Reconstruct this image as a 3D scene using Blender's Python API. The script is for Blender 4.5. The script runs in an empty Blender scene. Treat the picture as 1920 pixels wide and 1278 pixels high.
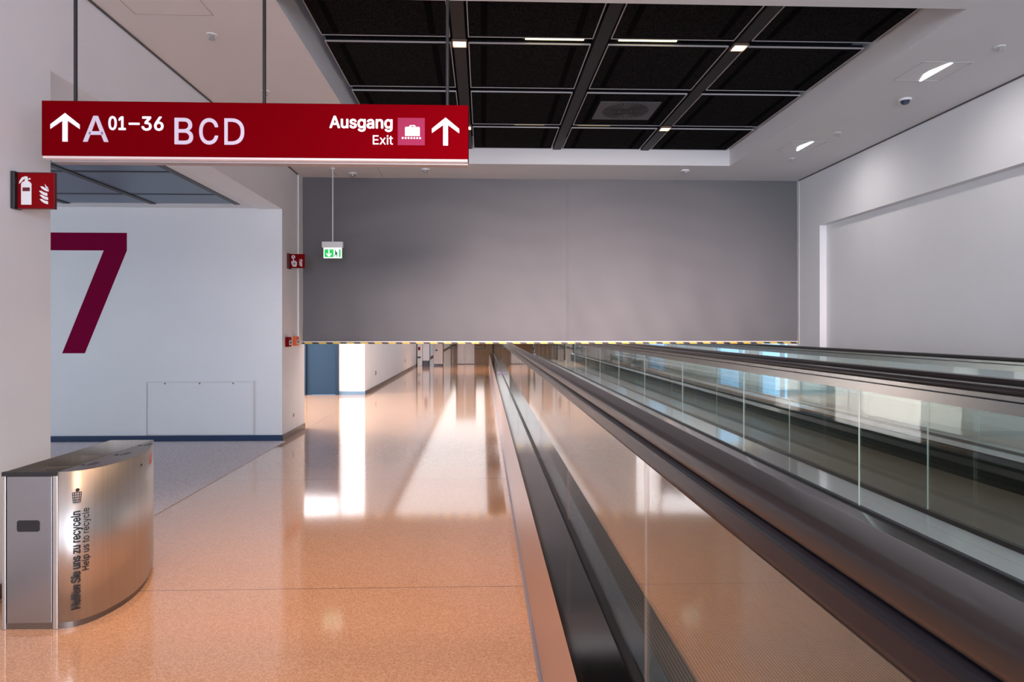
import bpy, bmesh, math, random
from mathutils import Vector, Matrix
random.seed(7)
SC = bpy.context.scene
COL = SC.collection
PI = math.pi

# ------------------------------------------------------------------ camera
FPX, PX0, PY0, CAMH = 1240.0, 946.5, 616.5, 1.4      # focal length and principal point in pixels of the 1920x1278 frame
YAW = math.atan(41.5 / FPX)
cam_d = bpy.data.cameras.new('camera')
cam_d.sensor_width = 36.0
cam_d.lens = FPX / 1920 * 36.0
cam_d.shift_x = (960 - PX0) / 1920
cam_d.shift_y = -(639 - PY0) / 1920
cam_d.clip_start = 0.02
cam = bpy.data.objects.new('camera', cam_d)
cam.location = (0, 0, CAMH)
cam.rotation_euler = (PI / 2, 0, -YAW)
COL.objects.link(cam)
SC.camera = cam

# ------------------------------------------------------------------ world, lights, exposure
SC.view_settings.view_transform = 'Standard'
SC.view_settings.look = 'None'
SC.view_settings.gamma = 1.0
SC.view_settings.use_curve_mapping = False
SC.view_settings.exposure = 0.0
SC.cycles.max_bounces = 10
SC.cycles.diffuse_bounces = 5
SC.cycles.glossy_bounces = 6
SC.cycles.transparent_max_bounces = 24
SC.cycles.sample_clamp_indirect = 6.0
SC.cycles.use_denoising = True
world = bpy.data.worlds.new('sky')
SC.world = world
world.use_nodes = True
wb = world.node_tree.nodes['Background']
wb.inputs[0].default_value = (0.36, 0.62, 0.97, 1)
wb.inputs[1].default_value = 2.6


def area(name, loc, rot, sx, sy, watts, col):
    l = bpy.data.lights.new(name, 'AREA')
    l.shape = 'RECTANGLE'; l.size = sx; l.size_y = sy; l.energy = watts; l.color = col
    o = bpy.data.objects.new(name, l); o.location = loc; o.rotation_euler = rot
    COL.objects.link(o)
    return o


# fill area added behind the camera, standing for daylight of an unseen front (faces +Y)
area('front_daylight_fill', (1.0, -5.8, 1.9), (-PI / 2 + PI, 0, 0), 6.4, 2.9, 575, (0.83, 0.87, 0.96))
# unseen fill area added left of the alcove to light the number wall (faces +X)
area('lobby_daylight_fill', (-8.8, 3.6, 1.8), (0, -PI / 2, 0), 2.6, 6.0, 172, (0.80, 0.90, 1.0))
# daylight entering the corridor beyond the curtain from its left branch
area('daylight_branch', (-6.4, 11.8, 1.8), (0, -PI / 2, 0), 2.6, 3.6, 400, (0.95, 0.97, 1.0))
# unseen ceiling panels added to brighten the far corridor and its floor reflection
for k in range(8):
    area('corridor_fill', (-1.10, 12.45 + 5.6 * k, 3.47), (0, 0, 0), 2.45, 5.5, 43, (0.95, 0.97, 1.0))
    area('corridor_fill', (2.3, 15.7 + 5.6 * k, 3.47), (0, 0, 0), 3.6, 2.0, 11, (0.95, 0.97, 1.0))
area('branch_fill', (-4.5, 11.7, 3.46), (0, 0, 0), 3.4, 4.0, 380, (0.80, 0.90, 1.0))  # unseen panel added to whiten the floor of the branch
area('corridor_side_fill', (-1.4, 12.5, 3.46), (0, math.radians(-35), 0), 0.3, 5.0, 60, (1.0, 0.93, 0.86))  # unseen strip added to brighten the corridor just beyond the curtain
_l = bpy.data.lights.new('far_end_fill', 'SPOT'); _l.energy = 700; _l.spot_size = math.radians(95); _l.spot_blend = 0.8; _l.color = (1.0, 0.66, 0.38)
_o = bpy.data.objects.new('far_end_fill', _l); COL.objects.link(_o); _o.location = (.2, 22.6, 3.42)  # unseen warm spot added to light up the far end
# warm ceiling spotlights over the walking lane beside the walkway
for (xx, yy, w) in ((-1.0, 0.6, 185), (-1.0, 2.6, 185), (-1.05, 4.15, 140)):
    _l = bpy.data.lights.new('lane_spot', 'SPOT'); _l.energy = w; _l.spot_size = math.radians(80); _l.spot_blend = 0.9
    _l.color = (1.0, 0.62, 0.36); _l.shadow_soft_size = 0.08
    _o = bpy.data.objects.new('lane_spot', _l); COL.objects.link(_o); _o.location = (xx, yy, 3.46)
# unseen spot added to put a pink glow on the lower curtain
_l = bpy.data.lights.new('curtain_glow_spot', 'SPOT'); _l.energy = 16000; _l.spot_size = math.radians(15); _l.spot_blend = 1.0
_l.color = (1.0, 0.78, 0.74); _l.shadow_soft_size = 1.3
_o = bpy.data.objects.new('curtain_glow_spot', _l); COL.objects.link(_o); _o.location = (1.0, -5.5, 2.0); _o.scale = (2.0, 1, 1)
_o.rotation_euler = (Vector((1.5, 9.25, 1.4)) - _o.location).to_track_quat('-Z', 'Y').to_euler()

# ------------------------------------------------------------------ materials
MATS = {}
FONT = None
try:
    FONT = bpy.data.fonts.load(bpy.utils.system_resource('DATAFILES', path='fonts') + '/Inter.woff2')
except Exception:
    FONT = None


def nt(m):
    return m.node_tree.nodes, m.node_tree.links


def mat(name, col, rough=0.5, metal=0.0, emit=None, estr=0.0, coat=0.0, spec=None):
    if name in MATS:
        return MATS[name]
    m = bpy.data.materials.new(name); m.use_nodes = True
    b = m.node_tree.nodes['Principled BSDF']
    b.inputs['Base Color'].default_value = (*col, 1)
    b.inputs['Roughness'].default_value = rough
    b.inputs['Metallic'].default_value = metal
    if coat:
        b.inputs['Coat Weight'].default_value = coat
        b.inputs['Coat Roughness'].default_value = 0.08
    if spec is not None:
        b.inputs['Specular IOR Level'].default_value = spec
    if emit:
        b.inputs['Emission Color'].default_value = (*emit, 1)
        b.inputs['Emission Strength'].default_value = estr
    MATS[name] = m
    return m


def bsdf(m):
    return m.node_tree.nodes['Principled BSDF']


def add_noise(m, scale, c0, c1, detail=4, p0=0.35, p1=0.65, bump=0.0, stretch=None, dist=0.002):
    n, l = nt(m); b = bsdf(m)
    g = n.new('ShaderNodeNewGeometry')
    mp = n.new('ShaderNodeMapping')
    if stretch:
        mp.inputs['Scale'].default_value = stretch
    t = n.new('ShaderNodeTexNoise'); t.inputs['Scale'].default_value = scale; t.inputs['Detail'].default_value = detail
    r = n.new('ShaderNodeValToRGB')
    r.color_ramp.elements[0].position = p0; r.color_ramp.elements[0].color = (*c0, 1)
    r.color_ramp.elements[1].position = p1; r.color_ramp.elements[1].color = (*c1, 1)
    l.new(g.outputs['Position'], mp.inputs['Vector']); l.new(mp.outputs['Vector'], t.inputs['Vector'])
    l.new(t.outputs['Fac'], r.inputs['Fac']); l.new(r.outputs['Color'], b.inputs['Base Color'])
    if bump:
        bp = n.new('ShaderNodeBump'); bp.inputs['Strength'].default_value = bump; bp.inputs['Distance'].default_value = dist
        l.new(t.outputs['Fac'], bp.inputs['Height']); l.new(bp.outputs['Normal'], b.inputs['Normal'])
    return r


WHITE = mat('white_paint', (0.78, 0.76, 0.765), 0.62)
add_noise(WHITE, 2.0, (0.755, 0.76, 0.78), (0.775, 0.78, 0.80))
CEIL = mat('ceiling_paint', (0.74, 0.725, 0.73), 0.75)
add_noise(CEIL, 1.5, (0.725, 0.725, 0.735), (0.74, 0.74, 0.75))
BLACKM = mat('black_metal', (0.012, 0.012, 0.014), 0.45)
BEAM = mat('dark_beam', (0.022, 0.021, 0.023), 0.5, 0.0, spec=0.2)
VOID = mat('plenum_black', (0.006, 0.006, 0.007), 0.9)
EDGE = mat('panel_edge', (0.52, 0.50, 0.52), 0.45, 0.0)
GREYTILE = mat('grey_metal_tile', (0.13, 0.18, 0.25), 0.4, 0.3)
STEEL = mat('brushed_steel', (0.60, 0.58, 0.56), 0.43, 1.0)
add_noise(STEEL, 60, (0.54, 0.51, 0.48), (0.62, 0.59, 0.56), 3, 0.2, 0.8, stretch=(1, 1, 0.02))
DECK = mat('polished_deck', (0.30, 0.28, 0.27), 0.09, 1.0)
add_noise(DECK, 3, (0.25, 0.23, 0.22), (0.30, 0.28, 0.27), 3, 0.3, 0.7)
FACET = mat('inner_deck_metal', (0.66, 0.68, 0.70), 0.16, 1.0)
MIDDECK = mat('pale_deck', (0.70, 0.70, 0.71), 0.09, 1.0)
SKIRT = mat('dark_skirt', (0.035, 0.042, 0.040), 0.3, 0.6)
CLAD = mat('side_cladding', (0.62, 0.52, 0.50), 0.32, 0.9)
GASKET = mat('black_gasket', (0.008, 0.008, 0.010), 0.4)
RUBBER = mat('handrail_rubber', (0.017, 0.014, 0.015), 0.33, 0.0, coat=0.08)
PROFILE = mat('rail_profile', (0.42, 0.39, 0.37), 0.22, 1.0)
REDM = mat('sign_red', (0.145, 0.0005, 0.003), 0.35, emit=(0.55, 0.0, 0.006), estr=0.02, spec=0.0)
SIGNW = mat('sign_white', (0.75, 0.72, 0.80), 0.4, emit=(0.85, 0.82, 0.95), estr=0.30)
SIGNV = mat('sign_pale_violet', (0.55, 0.45, 0.56), 0.4, emit=(0.70, 0.60, 0.72), estr=0.16)
SIGNP = mat('pictogram_ground', (0.26, 0.028, 0.075), 0.6, spec=0.0, emit=(0.5, 0.06, 0.12), estr=0.06)
SIGNL = mat('sign_light_strip', (0.62, 0.48, 0.48), 0.4, emit=(1.0, 0.78, 0.76), estr=0.18)
FIRE_RED = mat('fire_red', (0.20, 0.0015, 0.004), 0.5, spec=0.05)
FIRE_DARK = mat('fire_dark_red', (0.10, 0.002, 0.006), 0.4)
PICTO = mat('pictogram_white', (0.72, 0.70, 0.70), 0.5)
MAGENTA = mat('magenta_paint', (0.20, 0.001, 0.036), 0.8, spec=0.05)
ORANGE = mat('orange_plastic', (0.75, 0.12, 0.02), 0.4)
GREEN = mat('exit_green', (0.01, 0.42, 0.08), 0.4, emit=(0.01, 0.55, 0.09), estr=0.75)
EXITW = mat('exit_white', (0.85, 0.95, 0.88), 0.4, emit=(0.85, 1.0, 0.9), estr=0.8)
BLUEB = mat('blue_baseboard', (0.012, 0.035, 0.095), 0.4)
STEELB = mat('metal_baseboard', (0.16, 0.13, 0.12), 0.25, 0.8)
BLUEDOOR = mat('blue_door_paint', (0.010, 0.028, 0.052), 0.6, spec=0.2)
INK = mat('black_ink', (0.012, 0.011, 0.011), 0.5)
REDINK = mat('red_ink', (0.65, 0.05, 0.05), 0.5)
LAMP = mat('warm_lamp', (1, 0.9, 0.75), 0.4, emit=(1.0, 0.66, 0.42), estr=14)
LED = mat('led_strip', (1, 0.95, 0.7), 0.4, emit=(1.0, 0.88, 0.42), estr=2.6)
LEDDIM = mat('led_strip_dim', (0.5, 0.45, 0.2), 0.4, emit=(1.0, 0.75, 0.25), estr=0.35)
WLAMP = mat('cool_lamp', (1, 1, 1), 0.4, emit=(1.0, 0.96, 0.92), estr=5)
BROWN = mat('brown_frame', (0.10, 0.055, 0.03), 0.4, 0.3)
WOOD = mat('warm_wall', (0.75, 0.50, 0.30), 0.6)
GREYC = mat('grey_cabinet', (0.36, 0.31, 0.29), 0.4, 0.4)
MACHINE = mat('machine_white', (0.70, 0.73, 0.80), 0.4)
ALU = mat('white_aluminium', (0.75, 0.75, 0.74), 0.4)
NAVY = mat('navy_plastic', (0.02, 0.03, 0.07), 0.4)
INNER = mat('bin_inner_steel', (0.40, 0.34, 0.29), 0.35, 0.9)
SILVER = mat('sprinkler_metal', (0.5, 0.5, 0.52), 0.3, 0.8)


def glass(name, tint):
    m = bpy.data.materials.new(name); m.use_nodes = True
    n, l = nt(m)
    for x in list(n):
        if x.type != 'OUTPUT_MATERIAL':
            n.remove(x)
    out = [x for x in n if x.type == 'OUTPUT_MATERIAL'][0]
    g = n.new('ShaderNodeNewGeometry')
    dp = n.new('ShaderNodeVectorMath'); dp.operation = 'DOT_PRODUCT'
    l.new(g.outputs['Normal'], dp.inputs[0]); l.new(g.outputs['Incoming'], dp.inputs[1])
    ab = n.new('ShaderNodeMath'); ab.operation = 'ABSOLUTE'; l.new(dp.outputs['Value'], ab.inputs[0])
    om = n.new('ShaderNodeMath'); om.operation = 'SUBTRACT'; om.inputs[0].default_value = 1.0; l.new(ab.outputs[0], om.inputs[1])
    pw = n.new('ShaderNodeMath'); pw.operation = 'POWER'; pw.inputs[1].default_value = 4.5; l.new(om.outputs[0], pw.inputs[0])
    ma = n.new('ShaderNodeMath'); ma.operation = 'MULTIPLY_ADD'; ma.inputs[1].default_value = 0.95; ma.inputs[2].default_value = 0.05
    l.new(pw.outputs[0], ma.inputs[0])
    tr = n.new('ShaderNodeBsdfTransparent'); tr.inputs[0].default_value = (*tint, 1)
    gl = n.new('ShaderNodeBsdfGlossy'); gl.inputs['Roughness'].default_value = 0.0; gl.inputs['Color'].default_value = (1, 1, 1, 1)
    mx = n.new('ShaderNodeMixShader')
    l.new(ma.outputs[0], mx.inputs[0]); l.new(tr.outputs[0], mx.inputs[1]); l.new(gl.outputs[0], mx.inputs[2])
    l.new(mx.outputs[0], out.inputs['Surface'])
    MATS[name] = m
    return m


GLASS = glass('balustrade_glass', (0.955, 0.985, 0.973))
WGLASS = glass('window_glass', (0.95, 0.97, 0.98))
DARKEDGE = mat('glass_joint', (0.16, 0.10, 0.07), 0.4)
DARKCH = mat('rail_channel_black', (0.010, 0.011, 0.017), 0.30, 0.0, spec=0.3)
GEDGE = mat('glass_edge', (0.42, 0.52, 0.47), 0.3)


def math_node(n, l, op, a, b=None, c=None):
    x = n.new('ShaderNodeMath'); x.operation = op
    for i, v in enumerate((a, b, c)):
        if v is None:
            continue
        if isinstance(v, (int, float)):
            x.inputs[i].default_value = v
        else:
            l.new(v, x.inputs[i])
    return x.outputs[0]


def floor_material():
    m = mat('terrazzo', (0.55, 0.34, 0.2), 0.16)
    n, l = nt(m); b = bsdf(m)
    g = n.new('ShaderNodeNewGeometry')
    sp = n.new('ShaderNodeSeparateXYZ'); l.new(g.outputs['Position'], sp.inputs[0])
    t1 = n.new('ShaderNodeTexVoronoi'); t1.inputs['Scale'].default_value = 190
    t2 = n.new('ShaderNodeTexNoise'); t2.inputs['Scale'].default_value = 0.6; t2.inputs['Detail'].default_value = 2
    l.new(g.outputs['Position'], t1.inputs['Vector']); l.new(g.outputs['Position'], t2.inputs['Vector'])
    r = n.new('ShaderNodeValToRGB'); e = r.color_ramp.elements
    e[0].position = 0.0; e[0].color = (0.55, 0.290, 0.160, 1)
    e[1].position = 1.0; e[1].color = (0.80, 0.475, 0.295, 1)
    x = e.new(0.5); x.color = (0.68, 0.380, 0.225, 1)
    sc = n.new('ShaderNodeSeparateColor'); l.new(t1.outputs['Color'], sc.inputs[0])
    l.new(sc.outputs[0], r.inputs['Fac'])
    mx = n.new('ShaderNodeMix'); mx.data_type = 'RGBA'; mx.blend_type = 'MULTIPLY'
    r2 = n.new('ShaderNodeValToRGB'); r2.color_ramp.elements[0].color = (0.92, 0.92, 0.92, 1); r2.color_ramp.elements[1].color = (1.04, 1.04, 1.04, 1)
    l.new(t2.outputs['Fac'], r2.inputs['Fac'])
    mx.inputs[0].default_value = 1.0
    l.new(r.outputs['Color'], mx.inputs[6]); l.new(r2.outputs['Color'], mx.inputs[7])
    # expansion joints across the hall every 2.6 m and one along the left wall line
    yy = math_node(n, l, 'SUBTRACT', sp.outputs['Y'], 3.6)
    ym = math_node(n, l, 'PINGPONG', yy, 1.3)
    j1 = math_node(n, l, 'LESS_THAN', ym, 0.0032)
    xa = math_node(n, l, 'ABSOLUTE', math_node(n, l, 'ADD', sp.outputs['X'], 2.47))
    j2 = math_node(n, l, 'LESS_THAN', xa, 0.004)
    jj = math_node(n, l, 'MAXIMUM', j1, j2)
    m2 = n.new('ShaderNodeMix'); m2.data_type = 'RGBA'
    l.new(jj, m2.inputs[0]); l.new(mx.outputs[2], m2.inputs[6]); m2.inputs[7].default_value = (0.22, 0.12, 0.08, 1)
    l.new(m2.outputs[2], b.inputs['Base Color'])
    # worn polish: roughness wanders a little
    rr = math_node(n, l, 'MULTIPLY_ADD', t2.outputs['Fac'], 0.05, 0.07)
    l.new(rr, b.inputs['Roughness'])
    b.inputs['Specular IOR Level'].default_value = 0.7
    b.inputs['Coat Weight'].default_value = 0.7; b.inputs['Coat Roughness'].default_value = 0.075; b.inputs['Coat IOR'].default_value = 1.5
    return m


TERRAZZO = floor_material()
CARPET = mat('carpet_pile', (0.22, 0.19, 0.22), 0.95, spec=0.1)
add_noise(CARPET, 90, (0.46, 0.42, 0.45), (0.78, 0.73, 0.77), 6, 0.3, 0.7, bump=0.5)


def belt_material():
    m = mat('ribbed_belt', (0.05, 0.048, 0.046), 0.42, 0.35)
    n, l = nt(m); b = bsdf(m)
    g = n.new('ShaderNodeNewGeometry')
    sp = n.new('ShaderNodeSeparateXYZ'); l.new(g.outputs['Position'], sp.inputs[0])
    rib = math_node(n, l, 'PINGPONG', sp.outputs['X'], 0.006)
    f = math_node(n, l, 'DIVIDE', rib, 0.006)
    r = n.new('ShaderNodeValToRGB')
    r.color_ramp.elements[0].color = (0.05, 0.042, 0.035, 1); r.color_ramp.elements[1].color = (0.30, 0.25, 0.20, 1)
    l.new(f, r.inputs['Fac']); l.new(r.outputs['Color'], b.inputs['Base Color'])
    bp = n.new('ShaderNodeBump'); bp.inputs['Strength'].default_value = 0.4; bp.inputs['Distance'].default_value = 0.003
    l.new(f, bp.inputs['Height']); l.new(bp.outputs['Normal'], b.inputs['Normal'])
    return m


BELT = belt_material()


def curtain_material():
    m = mat('curtain_fabric', (0.21, 0.205, 0.215), 0.62)
    n, l = nt(m); b = bsdf(m)
    g = n.new('ShaderNodeNewGeometry')
    t = n.new('ShaderNodeTexNoise'); t.inputs['Scale'].default_value = 900
    l.new(g.outputs['Position'], t.inputs['Vector'])
    r = n.new('ShaderNodeValToRGB')
    r.color_ramp.elements[0].color = (0.116, 0.116, 0.126, 1); r.color_ramp.elements[1].color = (0.158, 0.157, 0.168, 1)
    l.new(t.outputs['Fac'], r.inputs['Fac']); l.new(r.outputs['Color'], b.inputs['Base Color'])
    return m


CURTAIN = curtain_material()


def hazard_material():
    m = mat('hazard_stripes', (0.8, 0.6, 0.05), 0.5)
    n, l = nt(m); b = bsdf(m)
    g = n.new('ShaderNodeNewGeometry')
    sp = n.new('ShaderNodeSeparateXYZ'); l.new(g.outputs['Position'], sp.inputs[0])
    d = math_node(n, l, 'ADD', sp.outputs['X'], math_node(n, l, 'MULTIPLY', sp.outputs['Z'], 1.0))
    fr = math_node(n, l, 'FRACT', math_node(n, l, 'DIVIDE', d, 0.192))
    s = math_node(n, l, 'LESS_THAN', fr, 0.46)
    mx = n.new('ShaderNodeMix'); mx.data_type = 'RGBA'
    l.new(s, mx.inputs[0]); mx.inputs[6].default_value = (0.72, 0.50, 0.06, 1); mx.inputs[7].default_value = (0.02, 0.018, 0.02, 1)
    l.new(mx.outputs[2], b.inputs['Base Color'])
    return m


HAZARD = hazard_material()


def perf_material():
    m = mat('perforated_panel', (0.006, 0.006, 0.007), 0.9, 0.0, spec=0.0)
    n, l = nt(m); b = bsdf(m)
    g = n.new('ShaderNodeNewGeometry')
    t = n.new('ShaderNodeTexVoronoi'); t.inputs['Scale'].default_value = 110
    l.new(g.outputs['Position'], t.inputs['Vector'])
    r = n.new('ShaderNodeValToRGB'); r.color_ramp.elements[0].position = 0.3; r.color_ramp.elements[1].position = 0.55
    r.color_ramp.elements[0].color = (0.004, 0.004, 0.005, 1); r.color_ramp.elements[1].color = (0.022, 0.021, 0.022, 1)
    l.new(t.outputs['Distance'], r.inputs['Fac']); l.new(r.outputs['Color'], b.inputs['Base Color'])
    return m


PERF = perf_material()


# ------------------------------------------------------------------ builders
def tag(o, label=None, cat=None, group=None, kind=None):
    if label: o['label'] = label
    if cat: o['category'] = cat
    if group: o['group'] = group
    if kind: o['kind'] = kind
    return o


def thing(name, loc, label, cat, group=None):
    o = bpy.data.objects.new(name, None); COL.objects.link(o)
    o.location = loc; o.empty_display_size = 0.1
    return tag(o, label, cat, group)


def wpos(o):
    p = Vector((0, 0, 0))
    while o is not None:
        p += o.location; o = o.parent
    return p


def put(name, bm, material, parent=None, loc=None, smooth=False):
    """link a bmesh written in world coordinates as one mesh object"""
    bmesh.ops.recalc_face_normals(bm, faces=bm.faces)
    base = wpos(parent) if parent is not None else Vector((0, 0, 0))
    if loc is None:
        loc = (0, 0, 0) if parent is not None else None
    if loc is None:
        if len(bm.verts):
            xs = [v.co for v in bm.verts]
            loc = ((min(c.x for c in xs) + max(c.x for c in xs)) / 2, (min(c.y for c in xs) + max(c.y for c in xs)) / 2, min(c.z for c in xs))
        else:
            loc = (0, 0, 0)
    off = base + Vector(loc)
    for v in bm.verts:
        v.co -= off
    me = bpy.data.meshes.new(name); bm.to_mesh(me); bm.free()
    for mm in (material if isinstance(material, (list, tuple)) else [material]):
        me.materials.append(mm)
    if smooth:
        me.polygons.foreach_set('use_smooth', [True] * len(me.polygons))
    o = bpy.data.objects.new(name, me); COL.objects.link(o)
    o.parent = parent; o.location = loc
    return o


def box(bm, x0, x1, y0, y1, z0, z1, mi=0, bev=0.0):
    r = bmesh.ops.create_cube(bm, size=1.0)
    vs = r['verts']
    for v in vs:
        v.co = Vector((x0 + (v.co.x + .5) * (x1 - x0), y0 + (v.co.y + .5) * (y1 - y0), z0 + (v.co.z + .5) * (z1 - z0)))
    fs = set(f for v in vs for f in v.link_faces)
    for f in fs: f.material_index = mi
    if bev:
        es = list(set(e for v in vs for e in v.link_edges))
        bmesh.ops.bevel(bm, geom=es, offset=bev, segments=2, affect='EDGES', profile=0.5)
    return vs


def bx(*a, **k):
    bm = bmesh.new(); box(bm, *a, **k); return bm


def cyl(bm, p0, p1, r0, r1=None, seg=20, mi=0):
    if r1 is None: r1 = r0
    p0, p1 = Vector(p0), Vector(p1)
    d = p1 - p0
    q = d.to_track_quat('Z', 'Y').to_matrix().to_4x4()
    r = bmesh.ops.create_cone(bm, cap_ends=True, segments=seg, radius1=r0, radius2=r1, depth=d.length)
    M = Matrix.Translation((p0 + p1) / 2) @ q
    bmesh.ops.transform(bm, matrix=M, verts=r['verts'])
    for v in r['verts']:
        for f in v.link_faces: f.material_index = mi
    return r['verts']


def poly(bm, pts, fn, t, mi=0):
    """flat outline pts (u, v) mapped by fn(u, v, w) and given thickness t along w"""
    a = [bm.verts.new(fn(u, v, 0.0)) for u, v in pts]
    b = [bm.verts.new(fn(u, v, t)) for u, v in pts]
    fs = [bm.faces.new(a), bm.faces.new(b[::-1])]
    n = len(pts)
    for i in range(n):
        fs.append(bm.faces.new((a[i], b[i], b[(i + 1) % n], a[(i + 1) % n])))
    for f in fs: f.material_index = mi


def circle(cx, cy, r, n=20, a0=0.0, a1=2 * PI):
    return [(cx + r * math.cos(a0 + (a1 - a0) * i / n), cy + r * math.sin(a0 + (a1 - a0) * i / n)) for i in range(n)]


def face_y(y):          # plane facing the camera at depth y: u = X, v = Z, w towards the camera
    return lambda u, v, w: Vector((u, y - w, v))


def text_bm(body, u0, u1, v0, v1, fn, t=0.002, bold=0.0, align=None):
    """lettering filled into the box u0..u1 x v0..v1 of the surface fn; bold in the units of that box"""
    c = bpy.data.curves.new('lettering', 'FONT'); c.body = body; c.size = 1.0
    if FONT: c.font = FONT
    c.resolution_u = 4; c.fill_mode = 'FRONT'
    o = bpy.data.objects.new('lettering', c); COL.objects.link(o)
    dg = bpy.context.evaluated_depsgraph_get()
    me = bpy.data.meshes.new_from_object(o.evaluated_get(dg))
    bpy.data.objects.remove(o); bpy.data.curves.remove(c)
    out = bmesh.new()
    shifts = [(0, 0)] if not bold else [(bold * math.cos(PI / 4 * k), bold * math.sin(PI / 4 * k)) for k in range(8)]
    for k, (du, dv) in enumerate(shifts):
        bm = bmesh.new(); bm.from_mesh(me)
        bmesh.ops.remove_doubles(bm, verts=bm.verts, dist=1e-5)
        xs = [v.co.x for v in bm.verts]; ys = [v.co.y for v in bm.verts]
        ax, bx_, ay, by = min(xs), max(xs), min(ys), max(ys)
        r = bmesh.ops.extrude_face_region(bm, geom=list(bm.faces))
        top = set(g for g in r['geom'] if isinstance(g, bmesh.types.BMVert))
        for v in bm.verts:
            u = u0 + bold + (v.co.x - ax) / (bx_ - ax) * (u1 - u0 - 2 * bold) + du
            w = v0 + bold + (v.co.y - ay) / (by - ay) * (v1 - v0 - 2 * bold) + dv
            v.co = fn(u, w, t + k * 4e-5 if v in top else 0.0)
        merge(out, bm)
    bpy.data.meshes.remove(me)
    return out


def letter_d(u0, u1, v0, v1, fn, t, th):
    """capital D as a closed band between an outer and an inner outline"""
    def outline(a, b_, c, d):
        r = min(b_ - a, (d - c) / 2)
        pts = [(a, c), (b_ - r, c)]
        for k in range(1, 24):
            q = -PI / 2 + PI * k / 24
            pts.append((b_ - r + r * math.copysign(abs(math.cos(q)) ** .85, math.cos(q)), (c + d) / 2 + (d - c) / 2 * math.copysign(abs(math.sin(q)) ** .85, math.sin(q))))
        return pts + [(b_ - r, d), (a, d)]
    bm = bmesh.new()
    o, i_ = outline(u0, u1, v0, v1), outline(u0 + th, u1 - th, v0 + th, v1 - th)
    n = len(o)
    for k in range(n):
        q = (k + 1) % n
        poly(bm, [o[k], o[q], i_[q], i_[k]], fn, t)
    bmesh.ops.remove_doubles(bm, verts=bm.verts, dist=1e-6)
    return bm


def merge(dst, src):
    me = bpy.data.meshes.new('tmp'); src.to_mesh(me); src.free(); dst.from_mesh(me); bpy.data.meshes.remove(me)


def struct(name, bm, m, **k):
    o = put(name, bm, m, **k); o['kind'] = 'structure'; return o


# ------------------------------------------------------------------ key dimensions
HC = 3.5                      # ceiling height
XL, XR = -2.51, 4.47          # left and right wall planes
YC = 9.25                     # plane of the curtain
YEND = 62.0
OX0, OX1, OY0, OY1 = -1.32, 3.18, 4.24, 8.42     # ceiling opening

# ------------------------------------------------------------------ floor, ceiling, walls
struct('floor', bx(-9.2, 4.9, -6.2, YEND + .3, -0.2, 0.0), TERRAZZO)
bm = bmesh.new()
poly(bm, [(-8.98, -5.9), (-2.83, -5.9), (-2.83, 3.94), (-2.46, 3.94), (-2.46, 8.34), (-8.98, 8.34)], lambda a, b_, w: Vector((a, b_, w)), .005)
tag(put('carpet', bm, CARPET), 'grey mauve speckled carpet in the alcove beneath the big number wall', 'carpet')

bm = bmesh.new()
ops = [(OY0, OY1)] + [(11.7 + 5.6 * k, 14.1 + 5.6 * k) for k in range(8)]
y = -6.2
for (a, b_) in ops:
    box(bm, -2.81, 4.9, y, a, HC, HC + .35)
    box(bm, -2.81, OX0 if a < 9 else .15, a, b_, HC, HC + .35)
    box(bm, OX1, 4.9, a, b_, HC, HC + .35)
    y = b_
box(bm, -2.81, 4.9, y, YEND + .3, HC, HC + .35)
box(bm, -9.2, -2.81, 9.0, 14.6, HC, HC + .35)
box(bm, -9.2, -2.95, -6.2, 4.2, 2.91, HC + .35)
box(bm, -9.2, -6.02, 4.2, 8.37, 2.91, HC + .35)
box(bm, -2.95, -2.81, -6.2, 8.37, 2.91, HC + .35)
box(bm, -6.02, -2.95, 8.12, 8.37, 2.91, HC + .35)
struct('ceiling', bm, CEIL)
bm = bmesh.new()
box(bm, -2.81, 4.9, -6.2, YEND + .3, HC + .62, HC + .7)
box(bm, -6.1, -2.9, 4.1, 8.2, 3.1, 3.2)
struct('ceiling_plenum', bm, VOID)
bm = bmesh.new()
for (a, b_) in ops[1:]:
    for k in range(2, 4):
        box(bm, OX0 + .05 + k * 1.12 - (.7 if k == 2 else 0), OX0 + 1.07 + k * 1.12, a + .05, a + 1.15, HC + .12, HC + .2)
        box(bm, OX0 + .05 + k * 1.12 - (.7 if k == 2 else 0), OX0 + 1.07 + k * 1.12, a + 1.25, b_ - .05, HC + .12, HC + .2)
struct('ceiling_mesh', bm, PERF)

bm = bmesh.new()
box(bm, -2.81, XL, -6.2, 3.93, 0, HC)                 # wall before the alcove
box(bm, -2.81, XL, 3.93, 8.37, 2.90, HC)              # beam over the alcove
box(bm, -9.2, XL, 8.37, 8.70, 0, HC)                  # wall with the number
box(bm, -2.81, XL, 8.70, 9.41, 0, HC)                 # pier to the curtain
box(bm, -9.2, -9.0, -6.2, 14.6, 0, HC)
struct('wall_left', bm, WHITE)
struct('wall_beyond_left', bx(-2.83, XL, 14.19, YEND, 0, HC), WHITE)
bm = bmesh.new()
box(bm, -9.2, -3.74, 14.15, 14.6, 0, HC)
box(bm, -3.74, -3.07, 14.15, 14.6, 2.1, HC)
box(bm, -3.07, -2.83, 14.20, 14.6, 0, HC)
box(bm, -2.83, XL - .003, 14.185, 14.19, 0, HC)
struct('wall_branch', bm, WHITE)
struct('wall_end', bx(-2.9, 4.9, YEND, YEND + .3, 0, HC), WOOD)
bm = bmesh.new()
box(bm, -9.2, -2.4, -6.4, -6.2, 0, HC + .35); box(bm, 4.4, 4.9, -6.4, -6.2, 0, HC + .35)
box(bm, -2.4, 4.4, -6.4, -6.2, 0, .3); box(bm, -2.4, 4.4, -6.4, -6.2, 3.4, HC + .35)
struct('wall_back', bm, WHITE)

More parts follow.
